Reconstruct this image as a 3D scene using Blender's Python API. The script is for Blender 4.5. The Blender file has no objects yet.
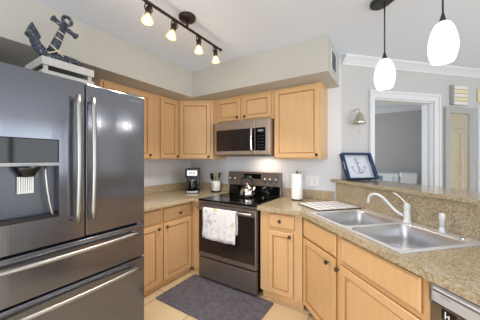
import bpy, bmesh, math, random
from mathutils import Vector, Matrix
random.seed(7)
PI = math.pi
sc = bpy.context.scene
COL = sc.collection

# ------------------------------------------------------------------ camera
cam = bpy.data.cameras.new('camera'); cam.sensor_width = 36.0; cam.lens = 231.8/480*36
cam.shift_y = -0.0016; cam.clip_start = 0.05
co = bpy.data.objects.new('camera', cam); COL.objects.link(co)
co.location = (0, 0, 1.37); co.rotation_euler = (PI/2, 0, math.radians(32.4))
sc.camera = co

# ------------------------------------------------------------------ world, daylight, exposure
sc.view_settings.view_transform = 'Standard'; sc.view_settings.look = 'None'
sc.view_settings.gamma = 1.0; sc.view_settings.use_curve_mapping = False
sc.view_settings.exposure = 0.12
w = bpy.data.worlds.new('sky'); sc.world = w; w.use_nodes = True
bg = w.node_tree.nodes['Background']
bg.inputs['Color'].default_value = (0.82, 0.91, 1.0, 1); bg.inputs['Strength'].default_value = 2.0

def area(name, loc, rot, sx, sy, power, color=(1, 1, 1)):
    l = bpy.data.lights.new(name, 'AREA'); l.shape = 'RECTANGLE'; l.size = sx; l.size_y = sy
    l.energy = power; l.color = color
    o = bpy.data.objects.new(name, l); COL.objects.link(o); o.location = loc; o.rotation_euler = rot
    return o
# daylight through the glazing of the living room (right wall, rear wall)
area('daylight_right', (4.28, 0.6, 1.3), (0, PI/2+0.15, 0), 1.8, 4.2, 55, (0.90, 0.955, 1.0))
area('daylight_rear', (0.6, -2.68, 1.15), (PI/2-0.05, 0, 0), 3.0, 2.0, 76, (0.90, 0.955, 1.0))
area('bedroom_fill', (-2.74, 4.5, 1.4), (0, -PI/2, 0), 1.4, 1.4, 42, (0.90, 0.955, 1.0))  # added unseen area light to brighten the bedroom

# ------------------------------------------------------------------ materials
def lin(c):
    return tuple(((v/255)/12.92 if v/255 <= 0.04045 else ((v/255+0.055)/1.055)**2.4) for v in c) + (1.0,)
def mat(name, c, rough=0.5, metal=0.0, emit=0, ecol=None, trans=0, coat=0, ior=None):
    m = bpy.data.materials.new(name); m.use_nodes = True
    p = m.node_tree.nodes['Principled BSDF']
    p.inputs['Base Color'].default_value = lin(c); p.inputs['Roughness'].default_value = rough
    p.inputs['Metallic'].default_value = metal
    if emit:
        p.inputs['Emission Color'].default_value = lin(ecol or c); p.inputs['Emission Strength'].default_value = emit
    if trans: p.inputs['Transmission Weight'].default_value = trans
    if coat: p.inputs['Coat Weight'].default_value = coat
    if ior: p.inputs['IOR'].default_value = ior
    return m
def nodes(m):
    nt = m.node_tree; return nt, nt.nodes, nt.links, nt.nodes['Principled BSDF']
def coords(nt, scale=(1, 1, 1), rot=(0, 0, 0), loc=(0, 0, 0)):
    t = nt.nodes.new('ShaderNodeTexCoord'); mp = nt.nodes.new('ShaderNodeMapping')
    mp.inputs['Scale'].default_value = scale; mp.inputs['Rotation'].default_value = rot
    mp.inputs['Location'].default_value = loc
    nt.links.new(t.outputs['Object'], mp.inputs['Vector']); return mp.outputs['Vector']
def noise(nt, vec, scale, detail=3, rough=0.5):
    n = nt.nodes.new('ShaderNodeTexNoise'); n.inputs['Scale'].default_value = scale
    n.inputs['Detail'].default_value = detail; n.inputs['Roughness'].default_value = rough
    nt.links.new(vec, n.inputs['Vector']); return n.outputs['Fac']
def ramp(nt, fac, stops):
    r = nt.nodes.new('ShaderNodeValToRGB'); e = r.color_ramp.elements
    while len(e) < len(stops): e.new(0.5)
    for k, (pos, c) in enumerate(stops): e[k].position = pos; e[k].color = lin(c)
    nt.links.new(fac, r.inputs['Fac']); return r.outputs['Color']
def mixc(nt, fac, a, b):
    m = nt.nodes.new('ShaderNodeMix'); m.data_type = 'RGBA'
    if isinstance(fac, (int, float)): m.inputs[0].default_value = fac
    else: nt.links.new(fac, m.inputs[0])
    for s, v in ((6, a), (7, b)):
        if isinstance(v, tuple): m.inputs[s].default_value = lin(v)
        else: nt.links.new(v, m.inputs[s])
    return m.outputs[2]
def bump(nt, h, strength, dist=0.01):
    b = nt.nodes.new('ShaderNodeBump'); b.inputs['Strength'].default_value = strength
    b.inputs['Distance'].default_value = dist
    nt.links.new(h, b.inputs['Height'])
    nt.links.new(b.outputs['Normal'], nt.nodes['Principled BSDF'].inputs['Normal'])

def wood(name, a, b, rough=0.38):
    m = mat(name, a, rough); nt, N, L, p = nodes(m)
    f = noise(nt, coords(nt, (14, 14, 1.1)), 3.0, 5, 0.6)
    f2 = noise(nt, coords(nt, (2.2, 2.2, 0.8)), 1.3, 2)
    c = ramp(nt, f, [(0.3, b), (0.7, a)])
    c = mixc(nt, f2, c, a)
    L.new(c, p.inputs['Base Color']); return m
M = {}
M['maple'] = wood('maple', (220, 179, 131), (205, 160, 108))
M['glaze_shade'] = mat('maple_glaze_shade', (172, 120, 72), 0.5)  # brown glaze with the shadow of door grooves and edges mixed into its colour
M['wall'] = mat('wall_paint', (220, 221, 225), 0.8)
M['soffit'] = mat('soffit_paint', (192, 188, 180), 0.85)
M['hallwall'] = mat('hall_wall_paint', (193, 191, 190), 0.8)
M['ceil'] = mat('ceiling_paint', (228, 235, 248), 0.9)
M['trim'] = mat('white_trim', (216, 217, 220), 0.45)
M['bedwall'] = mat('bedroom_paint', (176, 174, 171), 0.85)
M['cream'] = mat('cream_paint', (246, 238, 220), 0.8)
for k in ('wall', 'hallwall', 'ceil'):
    nt, N, L, p = nodes(M[k]); bump(nt, noise(nt, coords(nt, (1, 1, 1)), 90, 2), 0.06, 0.004)

def granite(name, stops, sc1=90):
    m = mat(name, (170, 150, 120), 0.12); nt, N, L, p = nodes(m)
    v = coords(nt)
    f = noise(nt, v, sc1, 4, 0.75)
    c = ramp(nt, f, stops)
    vo = nt.nodes.new('ShaderNodeTexVoronoi'); vo.inputs['Scale'].default_value = 85
    L.new(v, vo.inputs['Vector'])
    spk = ramp(nt, vo.outputs['Distance'], [(0.15, (255, 255, 255)), (0.30, (0, 0, 0))])
    g = nt.nodes.new('ShaderNodeMath'); g.operation = 'MULTIPLY'
    L.new(spk, g.inputs[0]); L.new(noise(nt, v, 24, 2), g.inputs[1])
    c = mixc(nt, g.outputs[0], c, (58, 46, 36))
    L.new(c, p.inputs['Base Color']); return m
M['granite'] = granite('gold_granite', [(0.30, (104, 88, 68)), (0.42, (164, 146, 116)), (0.55, (188, 171, 142)), (0.70, (212, 199, 176))])

def brushed(name, c, rough, streak, metal=1.0, vs=(60, 60, 0.25)):
    m = mat(name, c, rough, metal); nt, N, L, p = nodes(m)
    f = noise(nt, coords(nt, vs), 1.0, 4, 0.6)
    bump(nt, f, streak, 0.01); return m
M['blacksteel'] = brushed('black_stainless', (116, 118, 126), 0.15, 0.10, 0.85, (13, 13, 0.10))
M['greytrim'] = mat('grey_trim', (158, 160, 164), 0.5, 0.3)
M['recess'] = mat('dispenser_grey', (92, 95, 102), 0.35, 0.5)
M['blackside'] = mat('fridge_side', (50, 50, 53), 0.4, 0.6)
M['slate'] = brushed('slate_steel', (134, 124, 117), 0.38, 0.03, 0.75, (0.4, 0.4, 80))
M['mwsteel'] = brushed('microwave_steel', (186, 170, 157), 0.4, 0.03, 0.7, (0.4, 0.4, 80))
M['steel'] = brushed('stainless', (208, 209, 212), 0.36, 0.02, 1.0, (3, 60, 3))
M['rimsteel'] = mat('satin_rim_steel', (222, 223, 226), 0.42, 0.45)
M['handle'] = mat('satin_handle', (166, 164, 162), 0.34, 1.0)
M['chrome'] = mat('chrome', (225, 225, 228), 0.08, 1.0)
M['blackgl'] = mat('black_glass', (12, 12, 13), 0.05, 0, ior=1.42)
M['blackpl'] = mat('black_plastic', (14, 14, 15), 0.32)
M['darkgap'] = mat('dark_gap', (14, 14, 15), 0.7)
M['pewter'] = mat('dark_pewter', (84, 76, 68), 0.35, 0.9)
M['bronze'] = mat('oil_bronze', (58, 46, 40), 0.4, 0.7)
M['whiteen'] = mat('white_enamel', (226, 226, 226), 0.15, 0, coat=0.3)
M['whitepl'] = mat('white_plastic', (235, 235, 234), 0.4)
M['paper'] = mat('paper', (244, 243, 240), 0.9)
M['traywhite'] = mat('tray_white', (208, 210, 218), 0.5)
M['rim_navy'] = mat('navy_paint', (30, 54, 90), 0.4)
M['navyink'] = mat('navy_ink', (84, 94, 124), 0.7)
M['glasspane'] = mat('clear_glass', (245, 248, 248), 0.02, trans=1.0, ior=1.45)
M['amber'] = mat('lit_amber_glass', (226, 192, 136), 0.3, emit=0.12, ecol=(255, 222, 164))
M['amber'].node_tree.nodes['Principled BSDF'].inputs['Alpha'].default_value = 0.28
M['bulb'] = mat('lit_bulb', (255, 246, 226), 0.4, emit=6, ecol=(255, 228, 180))
M['opal'] = mat('opal_glass', (250, 250, 250), 0.3, emit=1.05, ecol=(250, 252, 255))
M['grey_metal'] = mat('pendant_metal', (74, 77, 80), 0.4, 0.8)
M['mirror'] = mat('mirror_glass', (254, 251, 244), 0.02, 1.0)
M['mirframe'] = wood('weathered_grey_wood', (172, 172, 170), (150, 151, 150), 0.6)
M['plank'] = wood('whitewashed_plank', (226, 222, 214), (204, 198, 186), 0.7)
M['tanplank'] = wood('tan_plank', (224, 208, 174), (214, 196, 158), 0.7)
M['crate'] = wood('whitewashed_crate_wood', (200, 198, 192), (160, 158, 152), 0.75)
M['silverbell'] = mat('brushed_nickel', (206, 202, 194), 0.3, 1.0)
M['rope'] = mat('natural_rope', (214, 200, 172), 0.9)
M['woodspoon'] = mat('light_wood', (214, 178, 122), 0.6)
M['display'] = mat('green_display', (20, 60, 30), 0.3, emit=0.2, ecol=(90, 200, 110))
M['lcd'] = mat('pale_lcd', (226, 230, 234), 0.3, emit=0.35, ecol=(230, 236, 245))
M['lcdink'] = mat('grey_digits', (120, 126, 136), 0.5)
M['teal'] = mat('teal_grey_paint', (116, 140, 146), 0.6)
M['furn'] = mat('white_furniture', (224, 226, 228), 0.5)
M['pink'] = mat('pink_sticker', (226, 120, 130), 0.6)
M['burner'] = mat('burner_print', (48, 47, 47), 0.12)
M['ovenwin'] = mat('oven_window', (52, 46, 43), 0.12, 0.4)
M['dwdoor'] = brushed('dishwasher_steel', (150, 140, 132), 0.3, 0.02, 1.0, (0.4, 0.4, 80))
M['dwpanel'] = mat('silver_panel', (206, 206, 210), 0.35, 0.4)
M['cable'] = mat('cord_black', (50, 52, 55), 0.6)
M['kettle_glass'] = mat('kettle_steel', (232, 230, 226), 0.1, 1.0)

# anchor: charcoal wood with wrapped cord texture
m = M['anchor'] = mat('charcoal_anchor', (58, 62, 72), 0.8); nt, N, L, p = nodes(m)
c = ramp(nt, noise(nt, coords(nt), 70, 3, 0.7), [(0.36, (34, 37, 46)), (0.55, (66, 72, 86)), (0.72, (150, 152, 156))])
L.new(c, p.inputs['Base Color']); bump(nt, noise(nt, coords(nt), 90, 2), 0.6, 0.01)
# rug
m = M['rug'] = mat('charcoal_rug', (112, 108, 116), 0.95); nt, N, L, p = nodes(m)
c = ramp(nt, noise(nt, coords(nt), 22, 4, 0.7), [(0.3, (84, 81, 90)), (0.7, (118, 113, 122))])
L.new(c, p.inputs['Base Color']); bump(nt, noise(nt, coords(nt), 260, 2), 0.7, 0.006)
# towel with a soft shell print
m = M['towel'] = mat('printed_towel', (234, 232, 228), 0.9); nt, N, L, p = nodes(m)
v = coords(nt)
n1 = noise(nt, v, 16, 2); n2 = noise(nt, coords(nt, loc=(3, 1, 2)), 13, 2); n3 = noise(nt, coords(nt, loc=(7, 5, 1)), 34, 2)
c = mixc(nt, ramp(nt, n1, [(0.57, (0, 0, 0)), (0.66, (255, 255, 255))]), (231, 229, 229), (184, 190, 212))
c = mixc(nt, ramp(nt, n2, [(0.62, (0, 0, 0)), (0.70, (255, 255, 255))]), c, (212, 190, 148))
c = mixc(nt, ramp(nt, n3, [(0.68, (0, 0, 0)), (0.74, (255, 255, 255))]), c, (146, 154, 184))
L.new(c, p.inputs['Base Color'])
# floor tiles
m = M['tile'] = mat('beige_floor_tile', (226, 202, 164), 0.35); nt, N, L, p = nodes(m)
b = nt.nodes.new('ShaderNodeTexBrick'); b.offset = 0.0; b.inputs['Scale'].default_value = 1.0
b.inputs['Brick Width'].default_value = 0.45; b.inputs['Row Height'].default_value = 0.45
b.inputs['Mortar Size'].default_value = 0.006
b.inputs['Color1'].default_value = lin((228, 204, 166)); b.inputs['Color2'].default_value = lin((220, 194, 154))
b.inputs['Mortar'].default_value = lin((176, 152, 120))
L.new(coords(nt, loc=(0.12, 0.2, 0)), b.inputs['Vector'])
c = mixc(nt, ramp(nt, noise(nt, coords(nt), 5, 4), [(0.45, (0, 0, 0)), (0.8, (120, 120, 120))]), b.outputs['Color'], (206, 172, 128))
L.new(c, p.inputs['Base Color'])
# drying mat: white squares, grey lines
m = M['mat'] = mat('drying_mat', (228, 226, 226), 0.9); nt, N, L, p = nodes(m)
b = nt.nodes.new('ShaderNodeTexBrick'); b.offset = 0.0; b.inputs['Scale'].default_value = 1.0
b.inputs['Brick Width'].default_value = 0.085; b.inputs['Row Height'].default_value = 0.085; b.inputs['Mortar Size'].default_value = 0.007
b.inputs['Color1'].default_value = lin((246, 245, 247)); b.inputs['Color2'].default_value = lin((240, 239, 242)); b.inputs['Mortar'].default_value = lin((168, 166, 174))
L.new(coords(nt), b.inputs['Vector']); L.new(b.outputs['Color'], p.inputs['Base Color'])
M['matedge'] = mat('mat_binding', (74, 64, 66), 0.8)

# ------------------------------------------------------------------ mesh helpers
class MB:
    def __init__(s): s.bm = bmesh.new()
    def face(s, vs, mi=0, smooth=False):
        try:
            f = s.bm.faces.new(vs); f.material_index = mi; f.smooth = smooth; return f
        except ValueError: return None
    def box(s, x0, x1, y0, y1, z0, z1, mi=0):
        v = [s.bm.verts.new(c) for c in ((x0,y0,z0),(x1,y0,z0),(x1,y1,z0),(x0,y1,z0),(x0,y0,z1),(x1,y0,z1),(x1,y1,z1),(x0,y1,z1))]
        for q in ((3,2,1,0),(4,5,6,7),(0,1,5,4),(1,2,6,5),(2,3,7,6),(3,0,4,7)): s.face([v[i] for i in q], mi)
        return s
    def prism(s, poly, z0, z1, mi=0, fn=None):
        fn = fn or (lambda a, b, c: (a, b, c))
        a = [s.bm.verts.new(fn(x, y, z0)) for x, y in poly]; b = [s.bm.verts.new(fn(x, y, z1)) for x, y in poly]
        n = len(poly); s.face(a[::-1], mi); s.face(b, mi)
        for i in range(n): s.face([a[i], a[(i+1) % n], b[(i+1) % n], b[i]], mi)
        return s
    def rings(s, rs, closed_u=True, cap0=False, cap1=False, smooth=True, mi=0, mis=None):
        V = [[s.bm.verts.new(p) for p in r] for r in rs]; n = len(rs[0])
        for k in range(len(V)-1):
            for i in range(n if closed_u else n-1):
                s.face([V[k][i], V[k][(i+1) % n], V[k+1][(i+1) % n], V[k+1][i]], mis[k] if mis else mi, smooth)
        if cap0: s.face(V[0][::-1], mi)
        if cap1: s.face(V[-1], mis[-1] if mis else mi)
        return s
    def tube(s, pts, r, seg=10, caps=True, flat=1.0, mi=0):
        pts = [Vector(p) for p in pts]; rs = []; up = None
        for i, p in enumerate(pts):
            t = (pts[min(i+1, len(pts)-1)] - pts[max(i-1, 0)]).normalized()
            if up is None: up = Vector((0, 0, 1)) if abs(t.z) < 0.9 else Vector((1, 0, 0))
            a = t.cross(up).normalized(); b = a.cross(t).normalized(); up = b
            rr = r[i] if isinstance(r, (list, tuple)) else r
            rs.append([p + a*math.cos(2*PI*k/seg)*rr + b*math.sin(2*PI*k/seg)*rr*flat for k in range(seg)])
        return s.rings(rs, cap0=caps, cap1=caps, mi=mi)
    def cyl(s, p0, p1, r0, r1=None, seg=20, mi=0): return s.tube([p0, p1], [r0, r0 if r1 is None else r1], seg, mi=mi)
    def lathe(s, prof, c=(0, 0, 0), seg=24, axis='z', cap0=False, cap1=False, mi=0, smooth=True):
        rs = []
        for r, h in prof:
            ring = []
            for k in range(seg):
                a = 2*PI*k/seg; x, y = r*math.cos(a), r*math.sin(a)
                if axis == 'z': q = (c[0]+x, c[1]+y, c[2]+h)
                elif axis == '-y': q = (c[0]+x, c[1]-h, c[2]+y)
                elif axis == 'x': q = (c[0]+h, c[1]+x, c[2]+y)
                ring.append(q)
            rs.append(ring)
        return s.rings(rs, cap0=cap0, cap1=cap1, mi=mi, smooth=smooth)
    def ball(s, c, r, seg=16, squash=1.0):
        n = 8; prof = [(max(1e-4, r*math.sin(PI*k/n)), -r*squash*math.cos(PI*k/n)) for k in range(n+1)]
        return s.lathe(prof, c, seg)
def shift(bm, o):
    for v in bm.verts: v.co -= Vector(o)

def setp(o, label=None, cat=None, group=None, kind=None):
    if label: o['label'] = label
    if cat: o['category'] = cat
    if group: o['group'] = group
    if kind: o['kind'] = kind
def link_mesh(name, mb, mats, bev=0, seg=2, norm=True):
    if norm: bmesh.ops.recalc_face_normals(mb.bm, faces=mb.bm.faces)
    me = bpy.data.meshes.new(name); mb.bm.to_mesh(me); mb.bm.free()
    for k in (mats if isinstance(mats, (list, tuple)) else [mats]): me.materials.append(M[k])
    o = bpy.data.objects.new(name, me); COL.objects.link(o)
    if bev:
        b = o.modifiers.new('bevel', 'BEVEL'); b.width = bev; b.segments = seg; b.limit_method = 'ANGLE'; b.angle_limit = math.radians(40)
    return o
def frame(rot, p):
    c, s_ = math.cos(rot), math.sin(rot); return Vector((c*p[0]-s_*p[1], s_*p[0]+c*p[1], p[2]))
D45 = -PI/4        # frame of the peninsula: a runs along the counter, b runs away from it
LEFT = PI/2        # frame of the left wall: a = world y, b = -world x
class Thing:
    def __init__(s, name, label, cat, origin, rot=0.0, group=None):
        s.o = bpy.data.objects.new(name, None); COL.objects.link(s.o); s.o.empty_display_size = 0.1
        s.org = Vector(origin); s.o.location = frame(rot, origin); s.o.rotation_euler = (0, 0, rot)
        setp(s.o, label, cat, group)
    def part(s, name, mb, mats, bev=0, parent=None, label=None, stuff=False, seg=2, norm=True):
        shift(mb.bm, s.org); o = link_mesh(name, mb, mats, bev, seg, norm); o.parent = parent or s.o
        if label: o['label'] = label
        if stuff: o['kind'] = 'stuff'
        return o
def single(name, label, cat, mb, mats, origin, rot=0.0, bev=0, group=None, norm=True):
    shift(mb.bm, origin); o = link_mesh(name, mb, mats, bev, norm=norm)
    o.location = frame(rot, origin); o.rotation_euler = (0, 0, rot); setp(o, label, cat, group); return o
def struct(name, mb, mats, rot=0.0, bev=0, parent=None):
    o = link_mesh(name, mb, mats, bev); o.rotation_euler = (0, 0, rot)
    if parent: o.parent = parent
    else: o['kind'] = 'structure'
    return o
def rrect(x0, x1, y0, y1, r, n=5):
    out = []
    for cx, cy, a0 in ((x1-r, y1-r, 0), (x0+r, y1-r, PI/2), (x0+r, y0+r, PI), (x1-r, y0+r, 1.5*PI)):
        for k in range(n+1):
            a = a0 + PI/2*k/n; out.append((cx+r*math.cos(a), cy+r*math.sin(a)))
    return out
def bez(p0, p1, p2, p3, n=12):
    P = [Vector(p) for p in (p0, p1, p2, p3)]; out = []
    for k in range(n+1):
        t = k/n; out.append(P[0]*(1-t)**3 + P[1]*3*t*(1-t)**2 + P[2]*3*t*t*(1-t) + P[3]*t**3)
    return out
def text_mb(body, size, depth=0.0004):
    cu = bpy.data.curves.new('lettering', 'FONT'); cu.body = body; cu.size = size; cu.extrude = depth
    cu.align_x = 'CENTER'; cu.align_y = 'CENTER'
    o = bpy.data.objects.new('lettering', cu); COL.objects.link(o)
    dg = bpy.context.evaluated_depsgraph_get(); me = bpy.data.meshes.new_from_object(o.evaluated_get(dg))
    mb = MB(); mb.bm.from_mesh(me); bpy.data.objects.remove(o); bpy.data.curves.remove(cu); bpy.data.meshes.remove(me)
    for v in mb.bm.verts: v.co = Vector((v.co.x, -v.co.z, v.co.y))
    return mb
def moved(mb, off):
    for v in mb.bm.verts: v.co += Vector(off)
    return mb

# ------------------------------------------------------------------ room shell
ZC, ZB = 2.49, 2.16
XL, W = -2.66, 2.72
UB = -2.22
struct('floor', MB().box(-2.8, 4.4, -2.9, 6.3, -0.1, 0.0), 'tile')
struct('ceiling', MB().box(-2.8, 4.4, -2.9, 6.3, ZC, ZC+0.1), 'ceil')
struct('wall_left', MB().box(XL-0.12, XL, -2.6, 2.84, 0, ZC), 'wall')
struct('wall_back', MB().prism([(XL, W), (-0.42, W), (-0.469, W+0.12), (XL, W+0.12)], 0, ZC), 'wall')
V0, V1, VE, ZD = 2.035, 2.88, 8.15, 2.06
mb = MB(); mb.box(UB-0.12, UB, 1.626, V0, 0, ZC); mb.box(UB-0.12, UB, V0, V1, ZD, ZC); mb.box(UB-0.12, UB, V1, VE-0.17, 0, ZC)
struct('wall_hall', mb, 'hallwall', D45)
# right wall: wide window; rear wall: patio opening
mb = MB(); X0, X1 = 4.2, 4.34
mb.box(X0, X1, -2.6, -1.6, 0, ZC); mb.box(X0, X1, 2.8, 3.62, 0, ZC); mb.box(X0, X1, 3.82, 4.06, 0, ZC); mb.box(X0, X1, 4.24, 4.92, 0, ZC); mb.box(X0, X1, 5.1, 7.3, 0, ZC)
for a, b in ((3.62, 3.82), (4.06, 4.24), (4.92, 5.1)): mb.box(X0, X1, a, b, 0, 0.3); mb.box(X0, X1, a, b, 2.2, ZC)
mb.box(X0, X1, -1.6, 2.8, 0, 0.35); mb.box(X0, X1, -1.6, 2.8, 2.3, ZC)
struct('wall_right', mb, 'cream')
mb = MB(); mb.box(XL, -0.95, -2.74, -2.6, 0, ZC); mb.box(2.75, 4.2, -2.74, -2.6, 0, ZC); mb.box(-0.95, 2.75, -2.74, -2.6, 2.3, ZC)
struct('wall_rear', mb, 'wall')
struct('wall_light_block', MB().box(XL+0.001, -2.105, 0.03, 0.15, 0.001, ZB-0.001), 'wall')  # unseen wall added to keep rear light off the soffit above the refrigerator
mb = MB()
for a in (-1.6, -0.55, 0.55, 1.65, 2.72): mb.box(4.2, 4.26, a, a+0.08, 0.43, 2.22)
mb.box(4.2, 4.26, -1.6, 2.8, 0.35, 0.43); mb.box(4.2, 4.26, -1.6, 2.8, 2.22, 2.3)
struct('window_1', mb, 'trim')
mb = MB()
for a in (-0.95, 0.22, 1.45, 2.67): mb.box(a, a+0.08, -2.67, -2.6, 0.08, 2.22)
mb.box(-0.95, 2.75, -2.67, -2.6, 0.0, 0.08); mb.box(-0.95, 2.75, -2.67, -2.6, 2.22, 2.3)
struct('window_2', mb, 'trim')
# bedroom beyond the doorway
YB = 6.1
struct('wall_bedroom', MB().box(XL, 2.75, YB, YB+0.12, 0, ZC), 'bedwall')
mb = MB(); mb.box(XL-0.12, XL, 2.84, 3.8, 0, ZC); mb.box(XL-0.12, XL, 5.2, YB, 0, ZC); mb.box(XL-0.12, XL, 3.8, 5.2, 0, 0.7); mb.box(XL-0.12, XL, 3.8, 5.2, 2.1, ZC)
struct('wall_bedroom_left', mb, 'bedwall')
CR = [(0, 0), (0, -0.092), (0.010, -0.092), (0.016, -0.075), (0.044, -0.040), (0.068, -0.018), (0.074, 0)]
mb = MB(); mb.prism([(-b, z) for b, z in CR], XL+0.01, 2.6, fn=lambda b, z, x: (x, YB+b-0.001, ZC-0.001+z))
struct('trim_1', mb, 'trim')
mb = MB(); mb.prism(CR, 1.632, VE-0.4, fn=lambda b, z, v: (UB+0.001+b, v, ZC-0.001+z))
struct('trim_2', mb, 'trim', D45)
# kitchen soffit over the wall cabinets
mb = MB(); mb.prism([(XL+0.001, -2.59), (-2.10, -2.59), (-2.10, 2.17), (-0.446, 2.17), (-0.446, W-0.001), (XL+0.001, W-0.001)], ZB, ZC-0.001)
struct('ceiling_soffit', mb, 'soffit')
# door casing of the bedroom doorway (door_1) and the next door along the hall (door_2)
def casing(name, v0, v1, zt, c=0.085, t=0.022, jamb=True):
    m_ = MB()
    m_.box(UB, UB+t, v0-c+0.02, v0, 0, zt+c); m_.box(UB, UB+t, v1, v1+c, 0, zt+c); m_.box(UB, UB+t, v0, v1, zt, zt+c)
    m_.box(UB+t, UB+t+0.01, v0-c+0.02, v0-c+0.045, 0, zt+c); m_.box(UB+t, UB+t+0.01, v1+c-0.025, v1+c, 0, zt+c)
    m_.box(UB+t, UB+t+0.01, v0-c+0.045, v1+c-0.025, zt+c-0.025, zt+c)
    if jamb:
        m_.box(UB-0.125, UB, v0, v0+0.015, 0, zt); m_.box(UB-0.125, UB, v1-0.015, v1, 0, zt); m_.box(UB-0.125, UB, v0+0.015, v1-0.015, zt-0.015, zt)
        m_.box(UB-0.09, UB-0.05, v1-0.03, v1-0.015, 0, zt-0.015)
    return struct(name, m_, 'trim', D45)
casing('door_1', V0+0.0, V1, ZD)
d2 = casing('door_2', 3.625, 4.40, 1.945, jamb=False)
mb = MB(); mb.box(UB+0.002, UB+0.014, 3.627, 4.398, 0.01, 1.943)
for z0, z1 in ((0.15, 0.75), (0.9, 1.5), (1.6, 1.86)):
    for a in (3.72, 4.05): mb.box(UB+0.014, UB+0.02, a, a+0.25, z0, z1)
struct('door_leaf', mb, 'trim', 0, 0.004, parent=d2)
# panelled door on the right wall, seen only in the mirror
mb = MB(); mb.box(4.17, 4.199, 4.26, 4.90, 0, 2.08)
for z0, z1 in ((0.2, 0.85), (1.0, 1.55), (1.65, 1.95)):
    for a in (4.32, 4.61): mb.box(4.155, 4.17, a, a+0.22, z0, z1)
struct('door_3', mb, 'cream', 0, 0.006)

# ------------------------------------------------------------------ cabinets
def knob(T, a, b, z, parent):
    T.part('knob', MB().lathe([(0.0001, 0), (0.006, 0.0), (0.006, 0.012), (0.015, 0.017), (0.0165, 0.023), (0.012, 0.029), (0.0001, 0.031)], (a, b, z), 16, '-y'), 'pewter', parent=parent)
def panel_door(T, x0, x1, z0, z1, b, kn, rail=0.056, name='door', kside=None):
    """b: face of the cabinet body; door stands 20 mm proud of it"""
    def ring(i, dy): return [(x0+i, b-dy, z0+i), (x1-i, b-dy, z0+i), (x1-i, b-dy, z1-i), (x0+i, b-dy, z1-i)]
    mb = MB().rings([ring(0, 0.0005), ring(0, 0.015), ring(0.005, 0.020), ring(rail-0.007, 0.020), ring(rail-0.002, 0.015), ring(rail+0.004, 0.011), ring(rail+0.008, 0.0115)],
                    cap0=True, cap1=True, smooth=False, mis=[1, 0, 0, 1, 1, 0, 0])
    d = T.part(name, mb, ['maple', 'glaze_shade'])
    if kn: knob(T, kn[0], b-0.020, kn[1], d)
    return d
def slab_front(T, x0, x1, z0, z1, b, kn, name='drawer'):
    def ring(i, dy): return [(x0+i, b-dy, z0+i), (x1-i, b-dy, z0+i), (x1-i, b-dy, z1-i), (x0+i, b-dy, z1-i)]
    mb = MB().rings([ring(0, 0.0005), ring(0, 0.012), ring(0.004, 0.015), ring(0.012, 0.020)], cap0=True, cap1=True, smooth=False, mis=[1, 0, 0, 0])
    d = T.part(name, mb, ['maple', 'glaze_shade'])
    if kn: knob(T, kn[0], b-0.020, kn[1], d)
    return d
ZU = 1.372
# left wall cabinets (frame LEFT: a = y, b = -x), face of bodies at b = 2.363
BU = 2.363
T = Thing('wall_cabinet', 'tall maple wall cabinet rising behind the refrigerator, one wide door', 'cabinet', (1.18, BU, ZU), LEFT, 'maple wall cabinets')
T.part('body', MB().box(1.18, 1.80, BU, -XL-0.001, ZU, ZB-0.002), 'maple', 0.002)
panel_door(T, 1.205, 1.748, ZU+0.012, ZB-0.028, BU, (1.72, 1.42))
T = Thing('wall_cabinet', 'narrow single-door maple wall cabinet between the refrigerator and the angled corner cabinet', 'cabinet', (1.802, BU, ZU), LEFT, 'maple wall cabinets')
T.part('body', MB().box(1.802, 2.168, BU, -XL-0.001, ZU, ZB-0.002), 'maple', 0.002)
panel_door(T, 1.880, 2.160, ZU+0.012, ZB-0.028, BU, (2.135, 1.405))
# corner cabinet
P0, P1 = Vector((-2.363, 2.170)), Vector((-1.965, 2.42))
ang = math.atan2(P1.y-P0.y, P1.x-P0.x); ln = (P1-P0).length
ca, sa = math.cos(-ang), math.sin(-ang)
def cf(p): return (ca*p[0]-sa*p[1], sa*p[0]+ca*p[1])
A0 = cf(P0); T = Thing('wall_cabinet', 'angled maple corner wall cabinet above the coffee maker', 'cabinet', (A0[0], A0[1], ZU), ang, 'maple wall cabinets')
T.part('body', MB().prism([cf(q) for q in ((-2.363, 2.170), (-1.965, 2.42), (-1.965, W-0.001), (XL+0.001, W-0.001), (XL+0.001, 2.170))], ZU, ZB-0.002), 'maple', 0.002)
panel_door(T, A0[0]+0.030, A0[0]+ln-0.030, ZU+0.012, ZB-0.028, A0[1], (A0[0]+ln-0.055, 1.405))
# over-microwave cabinet
BR = 2.42
T = Thing('wall_cabinet', 'short two-door maple wall cabinet directly above the microwave', 'cabinet', (-1.962, BR, 1.83), 0, 'maple wall cabinets')
T.part('body', MB().box(-1.962, -1.080, BR, W-0.001, 1.832, ZB-0.002), 'maple', 0.002)
panel_door(T, -1.875, -1.528, 1.853, ZB-0.034, BR, (-1.556, 1.885), 0.05)
panel_door(T, -1.480, -1.112, 1.853, ZB-0.034, BR, (-1.450, 1.885), 0.05)
T = Thing('wall_cabinet', 'large single-door maple wall cabinet right of the microwave, at the open end of the run', 'cabinet', (-1.078, BR, ZU), 0, 'maple wall cabinets')
T.part('body', MB().box(-1.078, -0.563, BR, W-0.001, ZU, ZB-0.002), 'maple', 0.002)
panel_door(T, -1.066, -0.576, ZU+0.012, ZB-0.022, BR, (-0.600, 1.415))

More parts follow.
